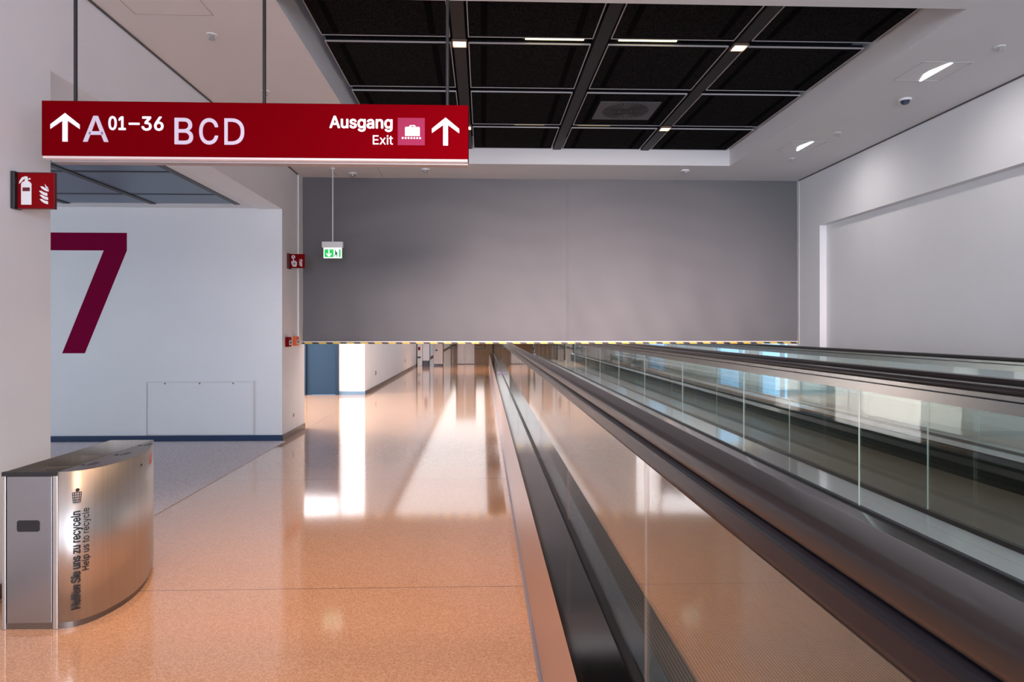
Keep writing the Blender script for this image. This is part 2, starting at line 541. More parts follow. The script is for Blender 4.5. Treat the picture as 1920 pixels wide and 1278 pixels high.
bm = bmesh.new()
NY, NZ = 8.63, 2.775
box(bm, XR, 4.9, -6.2, NY, NZ, HC)                    # above the niche
box(bm, XR, 4.9, NY, 9.56, 0, HC)                     # end of the niche
box(bm, XR + .09, 4.9, -6.2, NY, 0, NZ)               # back of the niche
WINS = [(9.60, 10.70), (11.20, 12.62), (16.0, 18.0), (20.5, 22.5), (25.0, 27.0), (30.0, 34.0)]
y = 9.56
for a, b_ in WINS:
    if a > y: box(bm, XR + .03, XR + .12, y, a, 0, HC)
    box(bm, XR + .03, XR + .12, a, b_, 2.7, HC)
    box(bm, XR + .03, XR + .12, a, b_, 0, .06)
    y = b_
box(bm, XR + .03, 4.9, y, YEND, 0, HC)
struct('wall_right', bm, WHITE)
for i, (a, b_) in enumerate(WINS):
    w = thing('window_%d' % (i + 1), (XR + .15, (a + b_) / 2, .06), None, None); w['kind'] = 'structure'
    bm = bmesh.new()
    for (p, q) in ((a, a + .05), (b_ - .05, b_), (a + .26, a + .30)):
        box(bm, XR + .04, XR + .10, p, q, .06, 2.7)
    box(bm, XR + .04, XR + .10, a, b_, .06, .12); box(bm, XR + .04, XR + .10, a, b_, 2.64, 2.7)
    put('window_frame', bm, ALU, w)
    put('window_pane', bx(XR + .066, XR + .074, a + .04, b_ - .04, .1, 2.66), WGLASS, w)

# dark strips where wall meets ceiling, and panel seams of the ceiling
bm = bmesh.new()
box(bm, XL - .001, XL + .012, -6, 9.1, HC - .012, HC + .001)
box(bm, XR - .012, XR + .001, -6, 9.2, HC - .012, HC + .001)
struct('trim_1', bm, mat('wall_top_strip', (0.10, 0.09, 0.09), 0.8))
SEAM = mat('ceiling_seam', (0.42, 0.38, 0.36), 0.8)
bm = bmesh.new()
box(bm, -2.318, -1.80, 4.488, 4.494, HC - .0015, HC)
box(bm, -2.318, -2.312, 4.0, 4.494, HC - .0015, HC); box(bm, -1.806, -1.80, 4.0, 4.494, HC - .0015, HC)
box(bm, -1.372, -1.366, 8.45, 9.2, HC - .0015, HC); box(bm, -2.0, -1.994, 8.9, 9.2, HC - .0015, HC)
struct('trim_2', bm, SEAM)

# baseboards
struct('baseboard_alcove', bx(-9.0, XL + .004, 8.345, 8.37, .005, .075), BLUEB)
bm = bmesh.new()
box(bm, XL, XL + .012, -6.0, 3.93, 0, .075); box(bm, XL, XL + .012, 8.37, 9.41, 0, .075); box(bm, XL, XL + .012, 14.25, YEND, 0, .075)
struct('baseboard_left', bm, STEELB)
struct('baseboard_branch', bx(-3.05, XL + .01, 14.17, 14.21, 0, .075), mat('blue_grey_baseboard', (0.10, 0.17, 0.24), 0.4))

# ------------------------------------------------------------------ blue door beyond the curtain
d = thing('door_1', (-3.4, 14.15, 0), None, None); d['kind'] = 'structure'
put('door_leaf', bx(-3.73, -3.13, 14.16, 14.22, .005, 2.09), BLUEDOOR, d)
bm = bmesh.new(); box(bm, -3.12, -3.06, 14.12, 14.24, 0, 2.12); box(bm, -3.80, -3.735, 14.12, 14.24, 0, 2.12); box(bm, -3.80, -3.06, 14.12, 14.24, 2.095, 2.15)
put('door_frame', bm, mat('blue_frame', (0.007, 0.02, 0.038), 0.6, spec=0.2), d)

# ------------------------------------------------------------------ grid ceiling in the opening
ZG = 3.70
colx = [OX0 + .03, -0.185, 0.945, 2.075, OX1 - .02]
rowy = [4.08, 5.27, 6.36, 7.48, 8.43]
colname = ['leftmost', 'second from the left', 'third from the left', 'rightmost']
rowname = ['in the row nearest the viewer', 'in the second row from the viewer', 'in the third row from the viewer', 'in the row nearest the curtain']
for r in range(4):
    for c in range(4):
        x0 = colx[c] + (.07 if c else .03); x1 = colx[c + 1] - (.07 if c < 3 else .03)
        y0 = rowy[r] + .055; y1 = rowy[r + 1] - (.055 if r < 3 else .02)
        p = thing('ceiling_panel', ((x0 + x1) / 2, (y0 + y1) / 2, ZG), '%s black perforated ceiling panel %s%s' % (colname[c], rowname[r], ', holding the round air outlet' if (r, c) == (2, 2) else ''), 'ceiling panel', 'black panels of the open ceiling grid')
        put('panel_sheet', bx(x0 + .008, x1 - .008, y0 + .008, y1 - .008, ZG, ZG + .03), PERF, p)
        bm = bmesh.new()
        e = .007
        for (a, b_, q, s) in ((x0, x1, y0, y0 + e), (x0, x1, y1 - e, y1), (x0, x0 + e, y0 + e, y1 - e), (x1 - e, x1, y0 + e, y1 - e)):
            box(bm, a, b_, q, s, ZG - .004, ZG + .008)
        put('panel_frame', bm, EDGE, p)
        bm = bmesh.new()
        for xx in (x0 + .10, x1 - .16):
            box(bm, xx, xx + .05, y0 + .05, y1 - .05, ZG - .002, ZG + .001)
        put('stiffener', bm, mat('panel_stiffener', (0.007, 0.007, 0.008), 0.8, spec=0.0), p)
bname = ['left', 'middle', 'right']
for i, xx in enumerate(colx[1:4]):
    tag(put('ceiling_beam', bx(xx - .05, xx + .05, OY0 - .1, OY1 + .02, ZG - .012, ZG + .07), BEAM),
        '%s one of the three dark grid beams running towards the curtain' % bname[i], 'ceiling beam', 'dark beams of the ceiling grid')


def downlight(x, y, label, grp):
    t = thing('recessed_spotlight', (x, y, ZG - .012), label, 'ceiling light', grp)
    bm = bmesh.new()
    for (a, b_, q, s) in ((-.06, .06, -.06, -.05), (-.06, .06, .05, .06), (-.06, -.05, -.05, .05), (.05, .06, -.05, .05)):
        box(bm, x + a, x + b_, y + q, y + s, ZG - .03, ZG - .012)
    put('trim_ring', bm, mat('lamp_trim', (0.35, 0.25, 0.2), 0.3, 0.6), t)
    put('lens', bx(x - .049, x + .049, y - .049, y + .049, ZG - .020, ZG - .012), LAMP, t)
    l = bpy.data.lights.new('spot_beam', 'SPOT'); l.energy = 60; l.spot_size = math.radians(95); l.spot_blend = 0.8; l.color = (1.0, 0.70, 0.46); l.shadow_soft_size = 0.05
    o = bpy.data.objects.new('spot_beam', l); COL.objects.link(o); o.location = (x, y, ZG - .04)
    return t


G = 'spotlights in the dark ceiling grid'
downlight(-.185, 5.29, 'lit square spotlight in the left grid beam above the red sign', G)
downlight(2.075, 5.29, 'lit reddish spotlight in the right grid beam, nearer the viewer', G)
downlight(2.075, 7.47, 'lit spotlight in the right grid beam, nearer the curtain', G)
downlight(-.185, 7.50, 'lit spotlight half hidden behind the right end of the red sign', G)
for (x0, x1, y, m, lb) in ((.34, .81, 5.27, LED, 'bright yellow light slot left of the middle grid beam, nearer the viewer'),
                           (1.09, 1.56, 5.27, LED, 'bright yellow light slot right of the middle grid beam, nearer the viewer'),
                           (.36, .70, 7.48, LEDDIM, 'dim amber light slot left of the middle grid beam, nearer the curtain'),
                           (1.08, 1.45, 7.48, LEDDIM, 'dim amber light slot right of the middle grid beam, just beyond the air outlet')):
    t = thing('light_slot', ((x0 + x1) / 2, y, ZG), lb, 'ceiling light', 'yellow light slots in the ceiling grid')
    put('housing', bx(x0 - .02, x1 + .02, y - .035, y + .035, ZG + .022, ZG + .06), BLACKM, t)
    put('strip', bx(x0, x1, y - .012, y + .012, ZG + .012, ZG + .022), m, t)

# round swirl air outlet in the panel of the third row
t = thing('air_outlet', (1.50, 6.91, ZG), 'square grey air outlet with radial vanes set in a black ceiling panel', 'air vent')
x, y = 1.50, 6.91
put('plate', bx(x - .31, x + .31, y - .28, y + .28, ZG - .012, ZG - .003, bev=.002), mat('vent_grey', (0.07, 0.068, 0.075), 0.5), t)
for k in range(30):
    a = 2 * PI * k / 30
    bm = bmesh.new()
    fn = lambda u, v, w, a=a: Vector((x + math.cos(a) * u - math.sin(a) * v, y + math.sin(a) * u + math.cos(a) * v, ZG - .012 - w))
    poly(bm, [(.07, -.004), (.24, -.014), (.24, .014), (.07, .004)], fn, .004)
    put('vane', bm, BLACKM, t)
bm = bmesh.new(); cyl(bm, (x, y, ZG - .012), (x, y, ZG - .018), .055); put('hub', bm, BEAM, t)

# ------------------------------------------------------------------ alcove ceiling: grey tiles between black bars
acx = [-6.0, -5.0, -3.98, -2.97]; acy = [4.25, 5.42, 6.49, 7.56, 8.12]
an = ['left', 'middle', 'right']; ar = ['in the row nearest the viewer', 'in the second row', 'in the third row', 'in the short row by the number wall']
for r in range(4):
    for c in range(3):
        tag(put('ceiling_tile', bx(acx[c] + .03, acx[c + 1] - .03, acy[r] + .02, acy[r + 1] - .02, 2.915, 2.935), GREYTILE),
            '%s blue grey metal ceiling tile of the alcove, %s' % (an[c], ar[r]), 'ceiling tile', 'grey tiles of the alcove ceiling')
for i, xx in enumerate(acx[1:]):
    w = .035
    tag(put('ceiling_bar', bx(xx - w, xx + w, 4.2, 8.12, 2.905, 2.96), BLACKM), '%s black bar running lengthwise between grey alcove ceiling tiles' % ['left', 'middle', 'right'][i], 'ceiling bar', 'long black bars of the alcove ceiling')
for i, yy in enumerate(acy[1:4]):
    tag(put('ceiling_bar', bx(-6.0, -3.0, yy - .022, yy + .022, 2.910, 2.955), BLACKM), 'black crosswise bar of the alcove ceiling, %s' % ['hidden behind the red sign', 'the one beside the extinguisher sign', 'the one nearest the number wall'][i], 'ceiling bar', 'cross bars of the alcove ceiling')

# ------------------------------------------------------------------ right ceiling: wall washers, sprinklers, detectors
for (x, y, lb) in ((3.66, 5.28, 'white lit square wall-washer in the right ceiling, the nearer and larger one'),
                   (3.66, 7.47, 'white lit square wall-washer in the right ceiling, the farther one by the curtain')):
    t = thing('wall_washer', (x, y, HC), lb, 'ceiling light', 'square wall-washers in the right ceiling')
    s = .20; bm = bmesh.new()
    for (a, b_, q, w) in ((-s, s, -s, -s + .008), (-s, s, s - .008, s), (-s, -s + .008, -s + .008, s - .008), (s - .008, s, -s + .008, s - .008)):
        box(bm, x + a, x + b_, y + q, y + w, HC - .004, HC - .0005)
    put('frame', bm, mat('washer_frame', (0.55, 0.54, 0.55), 0.5), t)
    put('cover', bx(x - s + .008, x + .055, y - s + .008, y + s - .008, HC - .003, HC - .0005), CEIL, t)
    bm = bmesh.new()
    fn = lambda u, v, w: Vector((x + u, y + v, HC - .003 - w))
    poly(bm, [(.01, -.165), (.025, -.19), (.045, -.185), (.045, .19), (.03, .19), (-.028, .05), (-.03, -.02)], fn, .004)
    put('reflector', bm, WLAMP, t)
    l = bpy.data.lights.new('washer_beam', 'SPOT'); l.energy = 32; l.spot_size = math.radians(140); l.spot_blend = 1.0; l.color = (1.0, 0.93, 0.9); l.shadow_soft_size = 0.1
    o = bpy.data.objects.new('washer_beam', l); COL.objects.link(o); o.location = (x, y, HC - .03); o.rotation_euler = (0, math.radians(-28), 0)


def sprinkler(x, y, label, z=HC):
    t = thing('sprinkler', (x, y, z), label, 'sprinkler', 'sprinkler heads in the ceiling')
    bm = bmesh.new(); cyl(bm, (x, y, z), (x, y, z - .006), .038); put('rosette', bm, ALU, t)
    bm = bmesh.new(); cyl(bm, (x, y, z - .006), (x, y, z - .032), .011); cyl(bm, (x, y, z - .032), (x, y, z - .036), .022); put('head', bm, SILVER, t)


sprinkler(-1.933, 4.79, 'small sprinkler head in the left ceiling between the two black sign rods')
sprinkler(-1.92, 5.91, 'small sprinkler head in the left ceiling just above the red sign')
sprinkler(3.80, 6.96, 'small sprinkler head in the right ceiling between the two wall-washers')
sprinkler(3.85, 4.80, 'small sprinkler head in the right ceiling near the upper right corner')
sprinkler(3.81, 8.03, 'small sprinkler head in the right ceiling beyond the farther wall-washer')


def detector(x, y, label, dark=False):
    t = thing('smoke_detector', (x, y, HC), label, 'smoke detector', 'round detectors in the ceiling')
    bm = bmesh.new(); cyl(bm, (x, y, HC), (x, y, HC - .018), .055); put('base', bm, ALU, t)
    bm = bmesh.new(); cyl(bm, (x, y, HC - .018), (x, y, HC - .045), .04, .028); put('sensor_head', bm, NAVY if dark else SILVER, t)


detector(3.86, 5.92, 'round dark-faced detector in the right ceiling beside the nearer wall-washer', True)
detector(2.68, 8.67, 'small round detector in the ceiling edge above the right of the curtain')
detector(-.75, 8.72, 'small round detector in the ceiling edge under the red sign')
detector(-1.75, 8.98, 'small round detector in the ceiling edge near the green exit sign')

# ------------------------------------------------------------------ the lowered grey curtain
t = thing('fire_curtain', (1.0, YC, 1.19), 'wide grey smoke curtain lowered from the ceiling across the whole hall', 'curtain')
bm = bmesh.new()
NXc, NZc = 240, 70
x0, x1, z0, z1 = -2.53, 4.50, 1.215, HC + .03
seamx = 1.17
grid = []
for j in range(NZc + 1):
    row = []
    for i in range(NXc + 1):
        u = x0 + (x1 - x0) * i / NXc; v = z0 + (z1 - z0) * j / NZc
        low = (1 - j / NZc)
        wv = .010 * math.sin(u * 3.1 + v * 1.7) + .006 * math.sin(u * 7.3 - v * 2.9 + 1.0) * low + .0045 * math.sin(u * 13.0 + v * 5.0 + math.sin(v * 3 + u)) * low ** 2
        wv += .003 * math.sin(v * 16 + 2.0 * math.sin(u * 2.2))
        wv -= .012 * math.exp(-((u - seamx) / .012) ** 2)
        row.append(bm.verts.new((u, YC + wv, v)))
    grid.append(row)
for j in range(NZc):
    for i in range(NXc):
        bm.faces.new((grid[j][i], grid[j][i + 1], grid[j + 1][i + 1], grid[j + 1][i]))
c = put('fabric', bm, CURTAIN, t, smooth=True)
md = c.modifiers.new('thickness', 'SOLIDIFY'); md.thickness = .002; md.offset = 1
put('bottom_bar', bx(x0, x1, YC - .018, YC + .018, 1.193, 1.216), HAZARD, t)['label'] = 'yellow and black striped bottom bar'
put('bar_cap', bx(x0, x1, YC - .02, YC + .02, 1.216, 1.232), mat('bar_pale', (0.62, 0.58, 0.55), 0.4), t)
put('guide_rail', bx(XL, XL + .02, YC - .19, YC + .03, 1.20, HC), ALU, t)
put('guide_rail', bx(XR - .005, XR + .03, YC - .06, YC + .03, 1.19, HC), ALU, t)

# ------------------------------------------------------------------ green exit sign
EX, EY = -1.955, 8.70
t = thing('exit_sign', (EX, EY, 2.32), 'green and white exit sign hanging on a thin rod before the curtain', 'exit sign')
bm = bmesh.new(); cyl(bm, (EX, EY, 2.535), (EX, EY, HC), .007); cyl(bm, (EX, EY, HC - .02), (EX, EY, HC), .03); put('hanging_rod', bm, ALU, t)
put('housing', bx(EX - .136, EX + .136, EY - .03, EY + .03, 2.46, 2.537, bev=.006), ALU, t)
put('plate', bx(EX - .118, EX + .118, EY - .006, EY + .006, 2.323, 2.46), EXITW, t)
fy = face_y(EY - .0062)
bm = bmesh.new()
poly(bm, [(EX - .105, 2.336), (EX + .012, 2.336), (EX + .012, 2.438), (EX - .105, 2.438)], fy, .001)
put('green_field', bm, GREEN, t); bm = bmesh.new()
poly(bm, [(EX + .082, 2.336), (EX + .104, 2.336), (EX + .104, 2.438), (EX + .082, 2.438)], fy, .001)
put('green_field', bm, GREEN, t)
bm = bmesh.new(); f2 = face_y(EY - .0073); cx = EX - .048
poly(bm, [(cx, 2.338), (cx - .036, 2.378), (cx - .028, 2.390), (cx - .007, 2.368), (cx - .007, 2.432), (cx + .007, 2.432), (cx + .007, 2.368), (cx + .028, 2.390), (cx + .036, 2.378)], f2, .001)
put('arrow', bm, EXITW, t)
bm = bmesh.new(); cx = EX + .048
poly(bm, circle(cx - .014, 2.424, .008, 12), fy, .001)
poly(bm, [(cx - .022, 2.412), (cx - .006, 2.414), (cx + .012, 2.392), (cx + .022, 2.385), (cx + .019, 2.378), (cx + .005, 2.384), (cx + .014, 2.362), (cx + .010, 2.338), (cx + .002, 2.338), (cx + .004, 2.360), (cx - .008, 2.372), (cx - .020, 2.352), (cx - .030, 2.354), (cx - .014, 2.384), (cx - .018, 2.400)], fy, .001)
put('running_figure', bm, mat('exit_dark_green', (0.0, 0.16, 0.07), 0.5), t)

# ------------------------------------------------------------------ big red hanging sign
SY = 3.65
SX0, SX1, SZ0, SZ1 = -2.379, -0.079, 2.336, 2.633
t = thing('direction_sign', ((SX0 + SX1) / 2, SY, SZ0), 'long red hanging sign with white gate letters and arrows, by the left wall', 'hanging sign')
put('sign_body', bx(SX0, SX1, SY, SY + .12, SZ0, SZ1, bev=.003), REDM, t)
put('light_strip', bx(SX0 + .004, SX1 - .004, SY + .004, SY + .042, SZ0 - .013, SZ0 - .001), SIGNL, t)['label'] = 'pale strip along the lower edge'
put('bottom_rail', bx(SX0 + .02, SX1 - .004, SY + .052, SY + .118, SZ0 - .020, SZ0 - .001), mat('sign_underside', (0.42, 0.37, 0.38), 0.5), t)
for xx in (-2.235, -1.21, -0.197):
    bm = bmesh.new(); cyl(bm, (xx, SY + .06, SZ1), (xx, SY + .06, HC), .0095, seg=14); cyl(bm, (xx, SY + .06, SZ1), (xx, SY + .06, SZ1 + .012), .02)
    put('hanging_rod', bm, BLACKM, t)
FS = face_y(SY)


def up_arrow(u0, u1, v0, v1):
    cx = (u0 + u1) / 2; h = v1 - v0; w = (u1 - u0) / 2; s = w * .18
    return [(cx, v1), (u1, v1 - h * .40), (u1, v1 - h * .56), (cx + s, v1 - h * .27), (cx + s, v0), (cx - s, v0), (cx - s, v1 - h * .27), (u0, v1 - h * .56), (u0, v1 - h * .40)]


bm = bmesh.new(); poly(bm, up_arrow(-2.331, -2.176, 2.411, 2.566), FS, .003); put('arrow', bm, SIGNW, t)
bm = bmesh.new(); poly(bm, up_arrow(-.279, -.129, 2.409, 2.563), FS, .003); put('arrow', bm, SIGNW, t)
bm = text_bm('A', -2.158, -2.024, 2.411, 2.552, FS, .003, bold=.0022); put('gate_letter', bm, SIGNV, t)
bm = text_bm('01', -2.024, -1.931, 2.475, 2.552, FS, .003, bold=.0026)
merge(bm, text_bm('36', -1.848, -1.742 + .012, 2.474, 2.552, FS, .003, bold=.0026))
poly(bm, [(-1.916, 2.505), (-1.858, 2.505), (-1.858, 2.517), (-1.916, 2.517)], FS, .003)
put('gate_numbers', bm, SIGNW, t)
put('gate_letter', letter_d(-1.405, -1.298, 2.402, 2.546, FS, .003, .0185), SIGNV, t)
for ch, a, b_ in (('B', -1.672, -1.572), ('C', -1.540, -1.438)):
    put('gate_letter', text_bm(ch, a, b_, 2.402, 2.546, FS, .003, bold=.0022), SIGNV, t)
put('exit_lettering', text_bm('Ausgang', -.838, -.494, 2.480, 2.566, FS, .003, bold=.0026), SIGNW, t)
put('exit_lettering', text_bm('Exit', -.602, -.492, 2.411, 2.463, FS, .003, bold=.0006), SIGNW, t)
pg = bmesh.new(); poly(pg, [(-.466, 2.409), (-.318, 2.409), (-.318, 2.559), (-.466, 2.559)], FS, .002)
pg = put('baggage_pictogram', pg, SIGNP, t)
bm = bmesh.new(); F2 = face_y(SY - .002)
poly(bm, [(-.426, 2.459), (-.345, 2.459), (-.345, 2.505), (-.349, 2.509), (-.422, 2.509), (-.426, 2.505)], F2, .002)
poly(bm, [(-.404, 2.509), (-.397, 2.509), (-.393, 2.514), (-.378, 2.514), (-.374, 2.509), (-.367, 2.509), (-.372, 2.519), (-.399, 2.519)], F2, .002)
for k in range(7):
    poly(bm, circle(-.4385 + k * .0158, 2.448, .0056, 10), F2, .002)
put('suitcase_symbol', bm, SIGNW, pg)


# ------------------------------------------------------------------ fire signs on the left wall
def flames(bm, fn, u, v, s):
    for (dx, dy) in ((0, 0), (.0, .17), (-.03, .34), (.02, .52)):
        pts = [(-.18, .20), (-.10, .10), (0.02, .02), (.16, -.02), (.16, .10), (.02, .14), (-.08, .20)]
        poly(bm, [(u + (p + dx) * s, v + (q + dy) * s) for p, q in pts], fn, .0015)
    poly(bm, [(u + p * s, v + q * s) for p, q in ((.03, .82), (.05, .72), (.10, .62), (.16, .58), (.16, .68), (.10, .72))], fn, .0015)


FX0, FX1, FY, FZ0, FZ1 = XL + .022, XL + .215, 3.63, 2.045, 2.235
t = thing('extinguisher_sign', (XL, FY, FZ0), 'square red fire extinguisher sign standing out from the wall below the long red sign', 'fire sign')
put('bracket', bx(XL, XL + .022, FY - .03, FY + .03, FZ0 - .004, FZ1 + .006, bev=.003), BLACKM, t)
put('panel', bx(FX0, FX1, FY - .006, FY + .006, FZ0, FZ1, bev=.002), FIRE_RED, t)
bm = bmesh.new()
for (a, b_, q, s) in ((FX0, FX1, FZ0 - .003, FZ0 + .002), (FX0, FX1, FZ1 - .002, FZ1 + .003), (FX1 - .001, FX1 + .004, FZ0 - .003, FZ1 + .003)):
    box(bm, a, b_, FY - .009, FY + .009, q, s)
put('edge_frame', bm, FIRE_DARK, t)
F = face_y(FY - .006); bm = bmesh.new()
u, v = FX0 + .020, FZ0 + .020
poly(bm, [(u, v), (u + .054, v), (u + .054, v + .112), (u + .046, v + .122), (u + .036, v + .126), (u + .034, v + .138), (u + .020, v + .138), (u + .018, v + .126), (u + .008, v + .122), (u, v + .112)], F, .0015)
poly(bm, [(u + .020, v + .138), (u + .034, v + .138), (u + .048, v + .144), (u + .048, v + .134), (u + .034, v + .134)], F, .0012)
poly(bm, [(u + .022, v + .152), (u + .034, v + .150), (u + .034, v + .139), (u + .016, v + .138), (u - .004, v + .116), (u - .012, v + .112), (u - .008, v + .128), (u + .004, v + .146)], F, .0014)
flames(bm, F, FX0 + .140, FZ0 + .025, .13)
put('pictogram', bm, PICTO, t)
bm = bmesh.new(); poly(bm, [(u + .008, v + .072), (u + .046, v + .072), (u + .046, v + .092), (u + .008, v + .092)], face_y(FY - .0075), .001)
put('extinguisher_label', bm, FIRE_DARK, t)

AX0, AX1, AY, AZ0, AZ1 = XL + .03, XL + .215, 8.62, 2.185, 2.368
t = thing('alarm_sign', (XL, AY, AZ0), 'square red alarm button sign with a pressing hand, on the pier by the curtain', 'fire sign')
put('bracket', bx(XL, AX0, AY - .05, AY + .05, AZ0 - .012, AZ1 + .004, bev=.003), FIRE_DARK, t)
put('panel', bx(AX0, AX1, AY - .006, AY + .006, AZ0, AZ1, bev=.002), FIRE_RED, t)
F = face_y(AY - .006); bm = bmesh.new(); u, v = AX0 + .012, AZ0 + .018
poly(bm, [(u, v + .052), (u + .016, v + .012), (u + .024, v), (u + .066, v), (u + .074, v + .03), (u + .072, v + .062), (u + .054, v + .076), (u + .036, v + .078), (u + .034, v + .104), (u + .022, v + .104), (u + .022, v + .064), (u + .006, v + .076)], F, .0015)
poly(bm, circle(u + .028, v + .125, .024, 18), F, .0014)
flames(bm, F, AX0 + .135, AZ0 + .022, .125)
put('pictogram', bm, PICTO, t)
bm = bmesh.new(); poly(bm, circle(u + .028, v + .125, .013, 14), face_y(AY - .0075), .001); put('button_symbol', bm, mat('pictogram_grey', (0.33, 0.32, 0.32), 0.5), t); bm = bmesh.new(); poly(bm, circle(u + .040, v + .04, .019, 14), face_y(AY - .0075), .001)
put('palm_symbol', bm, mat('pictogram_grey', (0.33, 0.32, 0.32), 0.5), t)


def call_point(y, z, m, label):
    t = thing('call_point', (XL, y, z - .06), label, 'fire alarm button', 'call points on the pier by the curtain')
    put('case', bx(XL, XL + .045, y - .062, y + .062, z - .062, z + .062, bev=.004), m, t)
    put('glass_window', bx(XL + .045, XL + .047, y - .038, y + .038, z - .040, z + .020), PICTO, t)
    bm = bmesh.new(); cyl(bm, (XL + .047, y, z - .01), (XL + .054, y, z - .01), .014); put('button', bm, BLACKM, t)


call_point(8.56, 1.235, FIRE_RED, 'dark red fire alarm call point on the pier, left of the orange one')
call_point(8.90, 1.24, ORANGE, 'bright orange call point on the pier, nearest the curtain')
t = thing('wall_socket', (XL, 8.84, .22), 'small pale socket low on the pier above the metal baseboard', 'socket')
put('cover', bx(XL, XL + .01, 8.80, 8.88, .22, .30, bev=.002), ALU, t)
bm = bmesh.new(); cyl(bm, (XL + .01, 8.84, .26), (XL + .013, 8.84, .26), .024); put('insert', bm, mat('socket_grey', (0.2, 0.18, 0.16), 0.5), t)
for (yy) in (15.6, 21.5):
    tag(put('wall_socket', bx(XL, XL + .01, yy - .03, yy + .03, .32, .42), STEELB), 'tiny dark socket on the left wall beyond the curtain, %s' % ('the nearer one' if yy < 18 else 'the farther one'), 'socket')

# ------------------------------------------------------------------ numeral 7 and access panel on the alcove wall
F = face_y(8.37)
bm = bmesh.new()
poly(bm, [(-5.60, 2.594), (-4.418, 2.594), (-4.418, 2.375), (-4.93, 1.099), (-5.205, 1.099), (-4.70, 2.374), (-5.60, 2.374)], F, .0015)
tag(put('wall_numeral', bm, MAGENTA), 'huge magenta number seven painted on the pale alcove wall', 'number')
t = thing('access_panel', (-3.52, 8.37, .08), 'white flush access panel low on the number wall, above blue baseboard', 'access panel')
put('panel_door', bx(-4.165, -2.877, 8.358, 8.368, .085, .735, bev=.002), WHITE, t)
bm = bmesh.new()
for (a, b_, q, s) in ((-4.183, -2.859, .737, .753), (-4.183, -4.167, .08, .737), (-2.875, -2.859, .08, .737)):
    box(bm, a, b_, 8.352, 8.37, q, s)
put('panel_frame', bm, ALU, t)
for xx in (-3.948, -3.523, -3.11):
    bm = bmesh.new(); cyl(bm, (xx, 8.36, .722), (xx, 8.352, .722), .010, seg=12); put('latch', bm, mat('latch_grey', (0.25, 0.24, 0.25), 0.4, 0.5), t)


# ------------------------------------------------------------------ recycling bin
def catmull(P, n):
    out = []
    Q = [P[0]] + P + [P[-1]]
    for i in range(1, len(Q) - 2):
        p0, p1, p2, p3 = Q[i - 1], Q[i], Q[i + 1], Q[i + 2]
        for k in range(n):
            s = k / n
            out.append(tuple(.5 * (2 * p1[j] + (p2[j] - p0[j]) * s + (2 * p0[j] - 5 * p1[j] + 4 * p2[j] - p3[j]) * s * s + (3 * p1[j] - p0[j] - 3 * p2[j] + p3[j]) * s ** 3) for j in (0, 1)))
    out.append(P[-1])
    return out


BT = .733
BXL, BXR, BY0, BY1 = -2.235, -1.982, 3.155, 4.05
ARC = catmull([(BXR, BY0), (-1.905, 3.180), (-1.842, 3.285), (-1.815, 3.47), (-1.842, 3.68), (-1.905, 3.87), (BXR, BY1)], 8)
t = thing('recycling_bin', (-2.05, 3.6, 0), 'brushed steel recycling bin with curved side and black lettering, by the left wall', 'recycling bin')
# curved shell
bm = bmesh.new()
lo = [bm.verts.new((a, b_, .03)) for a, b_ in ARC]; hi = [bm.verts.new((a, b_, BT)) for a, b_ in ARC]
for i in range(len(ARC) - 1):
    bm.faces.new((lo[i], lo[i + 1], hi[i + 1], hi[i]))
sh = put('curved_side', bm, STEEL, t, smooth=True)
md = sh.modifiers.new('thickness', 'SOLIDIFY'); md.thickness = .003; md.offset = 0
# plinth following the outline
bm = bmesh.new()
outl = [(BXL + .008, BY0 + .008)] + [(a - .008, b_) for a, b_ in ARC] + [(BXL + .008, BY1 - .004)]
poly(bm, outl, lambda a, b_, w: Vector((a, b_, w)), .03)
put('plinth', bm, mat('bin_plinth', (0.20, 0.17, 0.15), 0.35, 0.8), t)
# label shelf between chord and arc
bm = bmesh.new(); poly(bm, ARC, lambda a, b_, w: Vector((a, b_, BT - .004 + w)), .004)
shelf = put('label_shelf', bm, mat('shelf_steel', (0.34, 0.31, 0.29), 0.35, 1.0), t)
# front
bm = bmesh.new(); box(bm, BXL + .022, BXR - .026, BY0 - .002, BY0 + .012, .03, BT - .02, bev=.002)
front = put('front_panel', bm, mat('front_steel', (0.36, 0.38, 0.41), 0.30, 1.0), t)
bm = bmesh.new(); box(bm, BXL, BXL + .018, BY0 - .004, BY0 + .016, .0, BT - .008, bev=.003); box(bm, BXR - .022, BXR + .001, BY0 - .004, BY0 + .016, .0, BT - .008, bev=.003)
put('corner_post', bm, STEEL, t)
put('front_rim', bx(BXL, BXR, BY0 - .005, BY0 + .018, BT - .018, BT + .001), BLACKM, t)
bm = bmesh.new()
sl = [(-2.167, .463), (-2.160, .456), (-2.070, .456), (-2.063, .463), (-2.063, .502), (-2.070, .509), (-2.160, .509), (-2.167, .502)]
poly(bm, sl, face_y(BY0 - .002), .0012); put('grip_slot', bm, BLACKM, front)
# back side, far end and dividers
put('back_panel', bx(BXL, BXL + .006, BY0 + .01, BY1, .03, BT), STEEL, t)
put('end_panel', bx(BXL, BXR, BY1 - .006, BY1, .03, BT), STEEL, t)
put('inner_wall', bx(BXR - .006, BXR - .002, BY0 + .02, BY1 - .008, .35, BT - .004), INNER, t)
for yy in (3.45, 3.75):
    put('divider', bx(BXL + .006, BXR - .006, yy, yy + .006, .35, BT - .035), INNER, t)
put('inner_floor', bx(BXL + .006, BXR - .006, BY0 + .02, BY1 - .008, .34, .35), INNER, t)
# lettering on the curved side: s runs along the arc from the front corner
SL = [0.0]
for i in range(1, len(ARC)):
    SL.append(SL[-1] + math.dist(ARC[i], ARC[i - 1]))


